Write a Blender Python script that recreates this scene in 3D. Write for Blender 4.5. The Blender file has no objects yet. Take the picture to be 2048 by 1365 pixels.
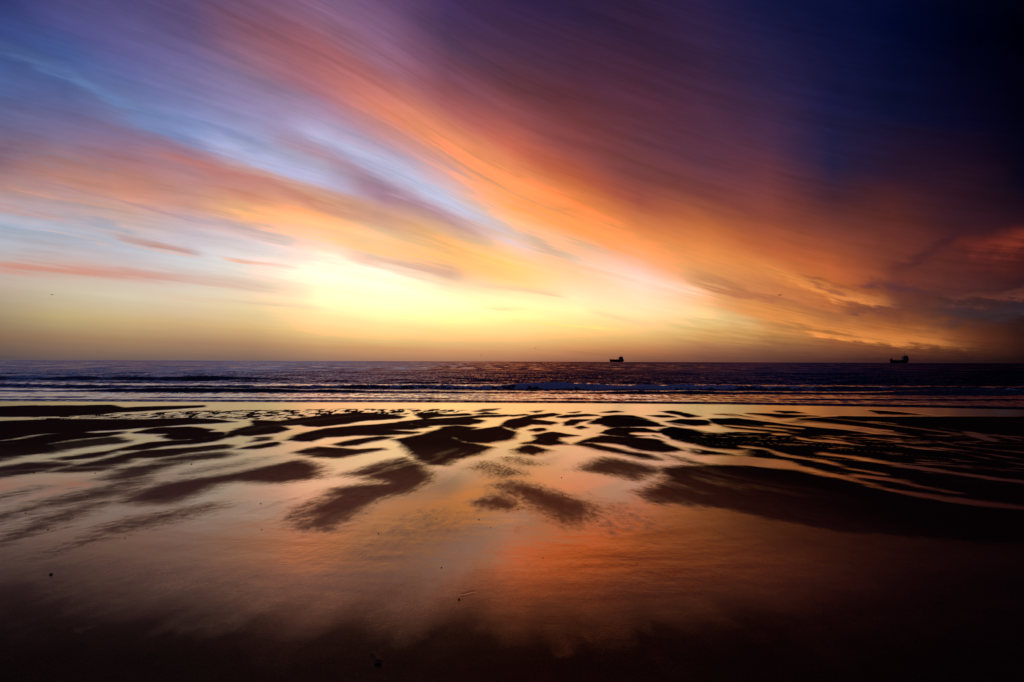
import bpy, bmesh, math, random
import numpy as np
from mathutils import Vector, Matrix, noise as mnoise

scene = bpy.context.scene
PI = math.pi

# ------------------------------------------------------------------ camera
EYE = 1.5                                   # eye height over the wet sand, metres
cam_data = bpy.data.cameras.new('camera')
cam_data.lens = 18.0
cam_data.sensor_width = 36.0
cam_data.clip_start = 0.05
cam_data.clip_end = 300000.0
cam = bpy.data.objects.new('camera', cam_data)
scene.collection.objects.link(cam)
TILT = math.atan(41.0 / 1024.0)             # looking slightly up
ROLL = math.atan(7.0 / 2048.0)              # horizon drops a little to the right
cam.matrix_world = (Matrix.Translation((0, 0, EYE)) @ Matrix.Rotation(PI / 2 + TILT, 4, 'X')
                    @ Matrix.Rotation(ROLL, 4, 'Z'))
scene.camera = cam

# ------------------------------------------------------------------ colour management
scene.view_settings.view_transform = 'Standard'
scene.view_settings.look = 'None'
scene.view_settings.exposure = 0.0
scene.view_settings.gamma = 1.0


def lin(c):
    out = []
    for v in c:
        v = v / 255.0
        out.append(v / 12.92 if v <= 0.04045 else ((v + 0.055) / 1.055) ** 2.4)
    return out


# ------------------------------------------------------------------ node helper
class Net:
    """Tiny expression builder on top of a node tree."""

    def __init__(self, tree):
        self.t = tree

    def new(self, kind, **kw):
        n = self.t.nodes.new(kind)
        for k, v in kw.items():
            setattr(n, k, v)
        return n

    def put(self, sock, v):
        if isinstance(v, V):
            self.t.links.new(v.s, sock)
        elif isinstance(v, bpy.types.NodeSocket):
            self.t.links.new(v, sock)
        else:
            sock.default_value = v

    def m(self, op, a, b=None, c=None, clamp=False):
        n = self.new('ShaderNodeMath', operation=op, use_clamp=clamp)
        self.put(n.inputs[0], a)
        if b is not None:
            self.put(n.inputs[1], b)
        if c is not None:
            self.put(n.inputs[2], c)
        return V(self, n.outputs[0])

    def xyz(self, x, y, z):
        n = self.new('ShaderNodeCombineXYZ')
        for i, v in enumerate((x, y, z)):
            self.put(n.inputs[i], v)
        return n.outputs[0]

    def smooth(self, v, a, b, lo=0.0, hi=1.0, kind='SMOOTHSTEP'):
        n = self.new('ShaderNodeMapRange', interpolation_type=kind, clamp=True)
        for i, q in enumerate((v, a, b, lo, hi)):
            self.put(n.inputs[i], q)
        return V(self, n.outputs[0])

    def noise(self, vec, scale=1.0, detail=3.0, rough=0.5, color=False, dist=0.0):
        n = self.new('ShaderNodeTexNoise', noise_dimensions='3D')
        self.put(n.inputs['Vector'], vec)
        n.inputs['Scale'].default_value = scale
        n.inputs['Detail'].default_value = detail
        n.inputs['Roughness'].default_value = rough
        n.inputs['Distortion'].default_value = dist
        return n.outputs['Color'] if color else V(self, n.outputs[0])

    def curve(self, v, pts, handle='AUTO'):
        """pts: (x, y) in 0..1 both."""
        n = self.new('ShaderNodeFloatCurve')
        self.put(n.inputs['Value'], v)
        mp = n.mapping
        mp.use_clip = False
        c = mp.curves[0]
        pts = sorted(pts)
        while len(c.points) < len(pts):
            c.points.new(0.5, 0.5)
        for p, (x, y) in zip(c.points, pts):
            p.location = (x, y)
            p.handle_type = handle
        mp.update()
        return V(self, n.outputs[0])

    def ramp(self, v, stops, interp='LINEAR'):
        n = self.new('ShaderNodeValToRGB')
        cr = n.color_ramp
        cr.interpolation = interp
        while len(cr.elements) < len(stops):
            cr.elements.new(0.5)
        for e, (p, c) in zip(cr.elements, sorted(stops, key=lambda q: q[0])):
            e.position = p
            e.color = (*c, 1.0)
        self.put(n.inputs[0], v)
        return n.outputs[0]

    def mix(self, f, a, b, mode='MIX'):
        n = self.new('ShaderNodeMix', data_type='RGBA', blend_type=mode)
        n.clamp_factor = True
        self.put(n.inputs[0], f)
        for i, q in ((6, a), (7, b)):
            self.put(n.inputs[i], q if not isinstance(q, (tuple, list)) else (*q[:3], 1.0))
        return n.outputs[2]


class V:
    def __init__(self, net, s):
        self.n, self.s = net, s

    def __add__(self, o): return self.n.m('ADD', self, o)
    __radd__ = __add__
    def __mul__(self, o): return self.n.m('MULTIPLY', self, o)
    __rmul__ = __mul__
    def __sub__(self, o): return self.n.m('SUBTRACT', self, o)
    def __rsub__(self, o): return self.n.m('SUBTRACT', o, self)
    def __truediv__(self, o): return self.n.m('DIVIDE', self, o)
    def __rtruediv__(self, o): return self.n.m('DIVIDE', o, self)


# ------------------------------------------------------------------ the dusk sky
# The sun is already below the horizon.  The sky is described by bearing: s = tangent of the
# azimuth from due front (+Y), t = tangent of the height above the horizon in that direction.
def bearing(x, y):
    """Bearing (s, t) of a point of the sky measured on the photo's 2048 x 1365 grid."""
    cr, sr, ct, st_ = math.cos(ROLL), math.sin(ROLL), math.cos(TILT), math.sin(TILT)
    a, b = (x - 1024.0) / 1024.0, (682.5 - y) / 1024.0
    rx, up = a * cr - b * sr, a * sr + b * cr
    dy = ct - up * st_
    dz = st_ + up * ct
    return rx / dy, dz / dy


SKY_X = [i * 128 for i in range(17)]
SKY_ROWS = [
    (50, [(58, 70, 130), (75, 78, 135), (88, 82, 130), (98, 80, 120), (125, 85, 105), (140, 98, 120), (125, 90, 125), (75, 55, 95), (62, 42, 75), (52, 35, 65), (50, 33, 62), (42, 32, 68), (22, 25, 65), (12, 16, 55), (2, 8, 42), (0, 2, 22), (0, 0, 10)]),
    (150, [(75, 92, 145), (72, 98, 155), (90, 98, 150), (115, 108, 150), (140, 115, 140), (170, 105, 110), (160, 105, 120), (115, 70, 85), (93, 53, 65), (78, 44, 62), (72, 40, 60), (62, 38, 65), (40, 32, 68), (22, 22, 58), (8, 12, 46), (4, 5, 30), (1, 1, 15)]),
    (240, [(95, 98, 140), (105, 103, 145), (115, 125, 170), (130, 145, 195), (148, 138, 175), (165, 150, 185), (215, 135, 115), (190, 110, 100), (150, 80, 80), (115, 58, 62), (92, 50, 64), (80, 46, 66), (62, 40, 70), (30, 28, 65), (16, 18, 50), (10, 8, 35), (3, 2, 18)]),
    (320, [(135, 105, 120), (165, 120, 120), (160, 115, 125), (170, 120, 130), (170, 178, 210), (190, 152, 162), (180, 180, 210), (240, 160, 125), (230, 122, 85), (150, 75, 68), (105, 58, 66), (92, 52, 68), (78, 45, 70), (35, 30, 60), (28, 20, 45), (18, 12, 38), (6, 5, 22)]),
    (395, [(185, 145, 135), (200, 150, 135), (215, 150, 125), (210, 145, 120), (205, 135, 110), (212, 150, 122), (165, 130, 150), (203, 207, 226), (255, 180, 120), (230, 120, 65), (140, 70, 65), (125, 65, 62), (119, 59, 57), (68, 38, 50), (65, 30, 36), (42, 21, 32), (10, 8, 24)]),
    (-150, [(38, 45, 95), (52, 52, 100), (60, 55, 105), (70, 58, 100), (88, 66, 98), (92, 70, 105), (72, 52, 88), (46, 33, 70), (36, 26, 62), (33, 22, 52), (32, 22, 52), (26, 20, 56), (13, 16, 50), (5, 10, 44), (0, 4, 32), (0, 2, 16), (0, 0, 7)]),
    (-420, [(26, 32, 72), (33, 34, 74), (36, 35, 76), (40, 36, 72), (46, 37, 68), (46, 37, 70), (37, 29, 62), (26, 20, 52), (21, 17, 46), (20, 14, 40), (19, 14, 40), (16, 13, 42), (8, 10, 36), (3, 6, 30), (0, 3, 22), (0, 2, 12), (0, 0, 6)]),
    (0, [(48, 55, 110), (75, 72, 120), (82, 76, 125), (95, 78, 120), (117, 87, 120), (130, 100, 135), (105, 75, 115), (65, 45, 85), (50, 35, 75), (45, 30, 65), (45, 30, 65), (38, 30, 70), (18, 22, 62), (8, 15, 55), (0, 5, 40), (0, 2, 20), (0, 0, 8)]),
    (100, [(62, 85, 145), (70, 90, 148), (95, 92, 145), (110, 98, 145), (150, 95, 108), (165, 100, 110), (140, 100, 125), (85, 60, 85), (74, 47, 70), (60, 38, 65), (58, 35, 60), (50, 35, 65), (29, 27, 65), (18, 18, 52), (5, 10, 42), (0, 3, 25), (0, 0, 12)]),
    (200, [(85, 100, 150), (90, 95, 140), (110, 125, 170), (120, 120, 165), (142, 128, 165), (165, 115, 135), (197, 112, 103), (150, 85, 95), (112, 64, 71), (95, 52, 65), (85, 45, 62), (75, 42, 65), (54, 38, 70), (25, 24, 62), (12, 15, 50), (8, 8, 35), (2, 2, 18)]),
    (280, [(130, 110, 135), (125, 115, 150), (130, 110, 140), (130, 145, 190), (160, 165, 202), (165, 155, 185), (190, 150, 165), (235, 145, 105), (185, 95, 85), (130, 68, 70), (100, 55, 65), (85, 48, 68), (72, 44, 69), (38, 30, 65), (22, 20, 48), (14, 10, 35), (4, 3, 20)]),
    (360, [(170, 130, 130), (190, 135, 120), (195, 135, 120), (185, 135, 135), (207, 145, 125), (188, 183, 200), (176, 162, 188), (210, 175, 185), (250, 160, 102), (190, 95, 65), (130, 70, 65), (115, 62, 68), (108, 56, 62), (55, 35, 58), (50, 25, 40), (42, 20, 35), (10, 8, 25)]),
    (430, [(175, 190, 215), (170, 165, 185), (215, 175, 160), (205, 165, 165), (245, 172, 125), (250, 178, 117), (215, 160, 140), (210, 175, 190), (252, 190, 132), (255, 160, 85), (190, 95, 65), (165, 85, 55), (134, 67, 57), (86, 46, 55), (91, 43, 39), (50, 25, 34), (17, 10, 29)]),
    (490, [(165, 180, 195), (175, 190, 205), (190, 195, 208), (200, 205, 220), (225, 215, 220), (249, 224, 204), (252, 220, 172), (250, 190, 110), (250, 205, 165), (238, 185, 142), (255, 165, 85), (240, 140, 70), (181, 91, 53), (150, 73, 46), (108, 52, 43), (67, 29, 34), (71, 27, 25)]),
    (540, [(205, 170, 150), (210, 175, 160), (210, 185, 180), (215, 210, 205), (244, 232, 214), (255, 247, 222), (255, 246, 220), (235, 190, 155), (255, 215, 120), (250, 200, 145), (235, 205, 190), (225, 150, 90), (224, 138, 72), (196, 100, 55), (117, 56, 43), (101, 46, 38), (63, 25, 25)]),
    (590, [(185, 175, 160), (205, 195, 170), (215, 205, 180), (230, 210, 190), (240, 220, 188), (255, 250, 200), (255, 255, 205), (255, 255, 205), (250, 240, 190), (255, 235, 190), (250, 228, 190), (240, 180, 120), (191, 115, 72), (205, 114, 55), (108, 56, 48), (76, 42, 42), (38, 25, 34)]),
    (630, [(165, 145, 110), (195, 175, 125), (210, 185, 135), (220, 195, 145), (235, 210, 150), (255, 235, 170), (255, 250, 180), (255, 255, 170), (255, 250, 165), (255, 245, 170), (252, 232, 172), (245, 215, 150), (215, 143, 81), (150, 91, 59), (104, 61, 43), (67, 42, 38), (38, 24, 29)]),
    (670, [(140, 110, 85), (165, 130, 95), (185, 145, 100), (195, 150, 105), (210, 165, 110), (245, 200, 130), (250, 215, 140), (255, 220, 140), (255, 215, 140), (250, 205, 125), (240, 195, 120), (220, 165, 95), (196, 138, 76), (173, 105, 55), (156, 78, 39), (109, 55, 34), (59, 29, 21)]),
    (700, [(95, 78, 78), (120, 95, 88), (130, 105, 90), (140, 110, 95), (155, 118, 95), (185, 138, 100), (205, 150, 100), (215, 155, 105), (215, 155, 100), (205, 140, 90), (190, 125, 80), (160, 105, 75), (135, 88, 62), (125, 75, 52), (115, 65, 40), (85, 45, 30), (45, 22, 20)]),
    (722, [(90, 78, 80), (105, 88, 85), (110, 92, 88), (118, 98, 90), (125, 100, 92), (150, 115, 98), (165, 120, 98), (170, 122, 95), (165, 112, 88), (150, 98, 78), (130, 85, 68), (110, 70, 58), (95, 60, 50), (75, 45, 42), (60, 32, 32), (45, 24, 25), (28, 14, 16)]),
]

GLOW = 0.32
DUSK = (0.008, 0.010, 0.052)
world = bpy.data.worlds.new('World')
scene.world = world
world.use_nodes = True
wt = world.node_tree
wt.nodes.clear()
W = Net(wt)
geo = W.new('ShaderNodeTexCoord')
sep = W.new('ShaderNodeSeparateXYZ')
wt.links.new(geo.outputs['Generated'], sep.inputs[0])
dx, dy, dz = (V(W, sep.outputs[i]) for i in range(3))
dyc = W.m('MAXIMUM', dy, 0.08)
S = dx / dyc
T = W.m('MAXIMUM', dz, 0.0) / dyc
# cloud-deck coordinates: where the view ray meets a flat layer overhead
inv = 1.0 / (T + 0.07)
qx, qy = S * inv, inv
AZ = (0.70, 0.714)                          # the streaks run towards this azimuth
along = qx * AZ[0] + qy * AZ[1]
across = qx * AZ[1] - qy * AZ[0]
S0, S1 = bearing(-10, 700)[0] - 0.03, bearing(2058, 700)[0] + 0.03


def sN(s): return (s - S0) / (S1 - S0)


# The big cloud deck has one long lower edge; the whole sky is laid out in bands that follow it,
# squeezed together towards the right where the streets of cloud run down to the horizon.
EDGE = [(-60, -235), (200, -95), (400, 12), (560, 98), (640, 140), (720, 188), (800, 240), (870, 290), (940, 340),
        (1024, 392), (1100, 428), (1200, 468), (1300, 508), (1400, 545), (1500, 577), (1600, 606), (1700, 630),
        (1800, 650), (1920, 668), (2110, 686)]
EDGE_ST = [bearing(x, y) for x, y in EDGE]


def edge_t(s):
    return float(np.interp(s, [e[0] for e in EDGE_ST], [e[1] for e in EDGE_ST]))


tC = W.curve((S - S0) / (S1 - S0), [(sN(a), b) for a, b in EDGE_ST], 'VECTOR')
Q = W.m('MINIMUM', T / tC, 1.0) * 0.40 + W.m('MAXIMUM', T - tC, 0.0)     # across the streets of cloud
n1 = W.noise(W.xyz(along * 0.25, across * 1.1, 0.0), 1.0, 4.0, 0.55)
n2 = W.noise(W.xyz(along * 0.9, across * 5.0, 3.7), 1.0, 5.0, 0.6)
n3 = W.noise(W.xyz(S * 2.6, Q * 34.0 + T * 6.0, 8.1), 1.0, 4.0, 0.6)
n4 = W.noise(W.xyz(S * 5.5, T * 11.0 + S * 2.0, 2.2), 1.0, 3.0, 0.55)
n5 = W.noise(W.xyz(S * 3.4, Q * 80.0 + T * 10.0, 5.5), 1.0, 4.0, 0.62)
wisp = W.smooth(n2 * 0.45 + n5 * 0.55, 0.34, 0.60, 0.45, 1.08)
amp = W.m('MAXIMUM', W.smooth(T, 0.10, 0.32, 0.10, 1.0), W.smooth(S, 0.15, 0.6) * W.smooth(T, 0.01, 0.09, 0.15, 1.0))
Tw = T + amp * ((n1 - 0.5) * 0.05 + (n2 - 0.5) * 0.045 + (n3 - 0.5) * 0.03 + (n5 - 0.5) * 0.02 + (n4 - 0.5) * 0.02)
Sw = S + amp * ((n4 - 0.5) * 0.07)

TM = 0.80
sn = (Sw - S0) / (S1 - S0)
tn = Tw / TM




SKY_ROWS.sort(key=lambda r: r[0])


def band_of(x, y):
    s, t = bearing(x, y)
    e = edge_t(s)
    return t / e if t < e else 1.0 + (t - e)


def band_colour(i, rho):
    """Linear colour and s of sky column i where it crosses band rho."""
    lo, hi = -420.0, 722.0
    for _ in range(40):
        mid = 0.5 * (lo + hi)
        if band_of(SKY_X[i], mid) > rho:
            lo = mid
        else:
            hi = mid
    y = 0.5 * (lo + hi)
    ys = [r[0] for r in SKY_ROWS]
    c = [float(np.interp(y, ys, [r[1][i][k] for r in SKY_ROWS])) for k in range(3)]
    return sN(bearing(SKY_X[i], y)[0]), lin(c)


rho = W.m('MINIMUM', Tw / tC, 1.0) + W.m('MAXIMUM', Tw - tC, 0.0)
BANDS = [0.004, 0.05, 0.10, 0.16, 0.22, 0.29, 0.36, 0.43, 0.50, 0.57, 0.64, 0.71, 0.78, 0.85, 0.92,
         1.0, 1.04, 1.09, 1.15, 1.22, 1.30, 1.42, 1.6]
col = None
last = None
for rv in BANDS:
    stops = []
    for i in range(len(SKY_X)):
        p, c = band_colour(i, rv)
        stops.append((min(1.0, max(0.0, p)), c))
    r = W.ramp(sn, stops, 'LINEAR')
    col = r if col is None else W.mix(W.smooth(rho, last, rv, kind='LINEAR'), col, r)
    last = rv

# cloud streaks: (colour, half-width px, softness up/down ratio, [(x, y, strength)])
STREAKS = [
    ((108,138,190), 11, 1.4, [(-80,70,.3), (-10,100,.35), (150,165,.45), (270,230,.55), (350,262,.55), (440,300,.4), (520,330,.0)]),
    ((175,178,215), 20, 1.0, [(380,265,.0), (480,300,.7), (570,330,.8), (680,365,.5), (760,400,.0)]),
    ((192,120,112), 13, 0.8, [(240,290,.0), (320,308,.55), (420,338,.7), (530,365,.65), (640,408,.5), (800,458,.3), (900,480,0)]),
    ((188,192,222), 20, 1.0, [(540,215,.0), (640,255,.4), (740,300,.55), (830,350,.72), (900,395,.75), (980,445,.6), (1060,495,.5), (1130,520,.0)]),
    ((160,115,132), 19, 1.0, [(480,238,.0), (600,305,.3), (700,350,.5), (800,395,.62), (880,438,.55), (960,478,.4), (1060,520,.0)]),
    ((255,152,78), 26, 1.6, [(640,150,.0), (830,262,.3), (940,340,.55), (1024,392,.75), (1100,430,.75), (1200,472,.7), (1300,515,.4), (1480,565,.0)]),
    ((255,203,120), 13, 2.2, [(330,395,.0), (470,425,.5), (600,458,.75), (740,492,.85), (870,524,.9), (970,548,.85), (1080,575,.6), (1180,590,.0)]),
    ((150,140,148), 9, 1.0, [(1010,462,.0), (1085,493,.45), (1130,512,.35), (1200,536,0)]),
    ((248,222,196), 12, 1.0, [(1080,496,.0), (1150,522,.55), (1220,543,.65), (1300,563,.6), (1400,580,.5), (1480,588,.0)]),
    ((222,168,148), 12, 1.0, [(660,500,.0), (740,513,.6), (830,534,.75), (900,546,.7), (970,556,.0)]),
    ((240,195,160), 5, 1.0, [(920,562,.0), (990,573,.6), (1060,581,.55), (1120,590,.7), (1150,596,.0)]),
    ((190,138,122), 6, 1.7, [(190,462,.0), (250,476,.6), (310,489,.8), (370,500,.7), (440,514,.0)]),
    ((238,180,150), 4, 1.0, [(215,480,.0), (290,497,.6), (360,509,.8), (430,517,.0)]),
    ((236,178,148), 5, 1.0, [(420,508,.0), (480,520,.8), (540,528,.5), (620,540,.0)]),
    ((190,150,145), 5, 1.0, [(-80,396,.5), (-10,410,.7), (60,424,.7), (110,436,.6), (160,445,.0)]),
    ((150,160,180), 5, 1.0, [(130,440,.0), (190,447,.6), (260,460,.5), (300,472,.0)]),
    ((235,190,170), 4, 1.0, [(20,452,.0), (90,462,.5), (160,476,.5), (220,492,.5), (250,498,.0)]),
    ((205,140,122), 13, 1.0, [(-120,515,.85), (-10,527,.85), (100,536,.8), (250,547,.7), (400,560,.5), (560,578,.3), (720,600,.0)]),
    ((225,190,160), 6, 1.0, [(250,590,.0), (400,600,.5), (550,611,.5), (700,620,.0)]),
    ((255,238,120), 3, 1.0, [(1000,638,.0), (1090,646,.8), (1180,655,.8), (1280,663,.0)]),
    ((240,205,150), 4, 1.0, [(940,610,.0), (1000,617,.4), (1070,622,.0)]),
    ((235,195,150), 4, 1.0, [(1160,622,.0), (1220,632,.45), (1270,645,.45), (1330,655,.0)]),
    ((232,145,72), 7, 4.5, [(1380,583,.0), (1460,612,.7), (1560,640,.85), (1660,662,.85), (1760,682,.8), (1880,690,.5), (2000,698,.0)]),
    ((150,85,65), 9, 1.0, [(1340,548,.0), (1420,562,.5), (1510,590,.55), (1580,605,.3), (1650,620,0)]),
    ((105,58,55), 9, 1.0, [(1580,548,.0), (1640,568,.75), (1690,586,.6), (1750,600,.0)]),
    ((80,46,56), 11, 1.0, [(1680,560,.0), (1740,568,.7), (1820,575,.7), (1880,592,.5), (1980,606,.0)]),
    ((100,58,55), 8, 1.0, [(1670,610,.0), (1720,617,.7), (1780,612,.5), (1820,605,.0)]),
    ((242,150,78), 7, 1.0, [(1480,520,.0), (1560,548,.6), (1640,578,.8), (1720,598,.7), (1820,607,.0)]),
    ((132,50,36), 22, 1.0, [(1860,480,.0), (1960,490,.5), (2048,480,.8), (2140,478,.8)]),
    ((120,62,48), 10, 1.0, [(1840,600,.0), (1940,595,.6), (2030,585,.5), (2140,576,.5)]),
    ((60,48,56), 20, 1.0, [(1820,640,.0), (1900,632,.55), (1980,628,.6), (2150,612,.5)]),
    ((45,24,40), 14, 1.0, [(1760,540,.0), (1830,520,.5), (1900,480,.6), (1960,440,.0)]),
    ((158,126,140), 6, 1.0, [(20,335,.0), (100,360,.4), (200,388,.5), (330,424,.45), (470,462,.0)]),
    ((150,148,168), 7, 1.0, [(300,412,.0), (380,432,.4), (470,452,.45), (560,474,.3), (640,495,.0)]),
    ((224,160,132), 5, 1.0, [(-20,372,.3), (60,388,.5), (160,412,.5), (260,436,.3), (340,455,.0)]),
    ((120,132,160), 6, 1.0, [(-20,300,.2), (90,318,.35), (200,345,.3), (300,372,.0)]),
    ((100,118,172), 9, 1.0, [(330,215,.0), (420,250,.35), (500,285,.4), (580,320,.0)]),
    ((150,110,130), 8, 1.0, [(150,235,.0), (260,268,.3), (380,305,.35), (480,335,.0)]),
]
for colr, hw, upk, pts in STREAKS:
    b = [(*bearing(x, y), a) for x, y, a in pts]
    lo, hi = b[0][0], b[-1][0]
    rng = hi - lo
    u = (Sw - lo) / rng
    uc = W.m('MAXIMUM', W.m('MINIMUM', u, 1.0), 0.0)
    cpos = W.curve(uc, [((s - lo) / rng, t / TM) for s, t, a in b]) * TM
    cal = W.curve(uc, [((s - lo) / rng, a) for s, t, a in b], 'VECTOR')
    d = Tw - cpos + (n5 - 0.5) * 0.016 + (n2 - 0.5) * 0.012
    if upk != 1:
        up = W.m('GREATER_THAN', d, 0.0)
        d = d / (1.0 + up * (upk - 1.0))
    q = d * (1024.0 / hw)
    prof = W.m('EXPONENT', q * q * -1.0)
    inside = W.smooth(u, 0.0, 0.2) * W.smooth(u, 0.75, 1.0, 1.0, 0.0)
    f = prof * cal * inside * wisp
    col = W.mix(f, col, lin(colr))

# wispy brightness variation along the streaks
n6 = W.noise(W.xyz(S * 6.0, Q * 18.0 + T * 6.0, 12.3), 1.0, 5.0, 0.62)
mod = 1.0 + amp * ((n2 - 0.5) * 0.46 + (n3 - 0.5) * 0.36 + (n5 - 0.5) * 0.52 + (n1 - 0.5) * 0.20 + (n6 - 0.5) * 0.42)
vm = W.new('ShaderNodeVectorMath', operation='SCALE')
W.put(vm.inputs[0], col)
W.put(vm.inputs['Scale'], mod)
col = vm.outputs[0]
# the glow just above the sunken sun is brighter than film white
lum = W.new('ShaderNodeRGBToBW')
W.put(lum.inputs[0], col)
gw = W.smooth(V(W, lum.outputs[0]), 0.80, 1.02) * GLOW
sc_ = W.new('ShaderNodeSeparateColor')
W.put(sc_.inputs[0], col)
rb = W.smooth(V(W, sc_.outputs[0]), 0.80, 1.04)
vm = W.new('ShaderNodeVectorMath', operation='MULTIPLY')
W.put(vm.inputs[0], col)
W.put(vm.inputs[1], W.xyz(1.0 + rb * 0.7 + gw * 0.7, 1.0 + gw * 0.95, 1.0 + gw * 0.6))
col = vm.outputs[0]

# overhead and behind: the plain dusk sky (Nishita, sun just under the horizon) plus deep blue
sky = W.new('ShaderNodeTexSky', sky_type='NISHITA', sun_disc=False)
sky.sun_elevation = math.radians(-1.5)
sky.sun_rotation = math.radians(-8.0)
sk = W.new('ShaderNodeVectorMath', operation='SCALE')
W.put(sk.inputs[0], sky.outputs[0])
sk.inputs['Scale'].default_value = 0.05
dusk = W.mix(1.0, sk.outputs[0], DUSK, 'ADD')
up_f = W.smooth(T, 0.66, 1.35)
side_f = W.smooth(dy, 0.30, 0.62, 1.0, 0.0)
col = W.mix(W.m('MAXIMUM', up_f, side_f), col, dusk)
bg = W.new('ShaderNodeBackground')
W.put(bg.inputs[0], col)
bg.inputs['Strength'].default_value = 1.0
out = W.new('ShaderNodeOutputWorld')
wt.links.new(bg.outputs[0], out.inputs[0])

# ------------------------------------------------------------------ helpers
def link(ob):
    scene.collection.objects.link(ob)
    return ob


def new_mat(name):
    m = bpy.data.materials.new(name)
    m.use_nodes = True
    n = Net(m.node_tree)
    b = m.node_tree.nodes['Principled BSDF']
    return m, n, b


def grid_object(name, X, Y, Z, mat, attrs=()):
    r, c = X.shape
    co = np.stack([X, Y, Z], -1).reshape(-1, 3).astype(np.float32)
    idx = np.arange(r * c).reshape(r, c)
    q = np.stack([idx[:-1, :-1], idx[:-1, 1:], idx[1:, 1:], idx[1:, :-1]], -1).reshape(-1, 4)
    me = bpy.data.meshes.new(name)
    me.vertices.add(len(co))
    me.vertices.foreach_set('co', co.ravel())
    me.loops.add(q.size)
    me.loops.foreach_set('vertex_index', q.ravel().astype(np.int32))
    me.polygons.add(len(q))
    me.polygons.foreach_set('loop_start', (np.arange(len(q)) * 4).astype(np.int32))
    me.update(calc_edges=True)
    me.polygons.foreach_set('use_smooth', np.ones(len(q), dtype=bool))
    for an, av in attrs:
        if av.ndim == 2:
            a = me.attributes.new(an, 'FLOAT', 'POINT')
            a.data.foreach_set('value', av.ravel().astype(np.float32))
        else:
            a = me.attributes.new(an, 'FLOAT_VECTOR', 'POINT')
            a.data.foreach_set('vector', av.reshape(-1).astype(np.float32))
    me.materials.append(mat)
    return link(bpy.data.objects.new(name, me))


_rng = np.random.default_rng(11)
_tab = _rng.random((256, 256))


def vnoise(x, y, seed=0):
    x = x + seed * 17.31
    y = y + seed * 9.77
    xi, yi = np.floor(x).astype(int), np.floor(y).astype(int)
    fx, fy = x - xi, y - yi
    fx, fy = fx * fx * (3 - 2 * fx), fy * fy * (3 - 2 * fy)
    a, b = _tab[xi & 255, yi & 255], _tab[(xi + 1) & 255, yi & 255]
    c, d = _tab[xi & 255, (yi + 1) & 255], _tab[(xi + 1) & 255, (yi + 1) & 255]
    return (a + (b - a) * fx) * (1 - fy) + (c + (d - c) * fx) * fy


def fbm(x, y, seed=0, oct=4, gain=0.5):
    v, a, t = 0, 1.0, 0
    for i in range(oct):
        v = v + a * vnoise(x * 2 ** i, y * 2 ** i, seed + i * 3)
        t += a
        a *= gain
    return v / t


def sstep(x, a, b):
    t = np.clip((x - a) / (b - a), 0, 1)
    return t * t * (3 - 2 * t)


def rows(y0, y1, k):
    out = [y0]
    while out[-1] < y1:
        out.append(out[-1] + k * max(out[-1], 1.0) ** 2)
    return out


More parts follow.
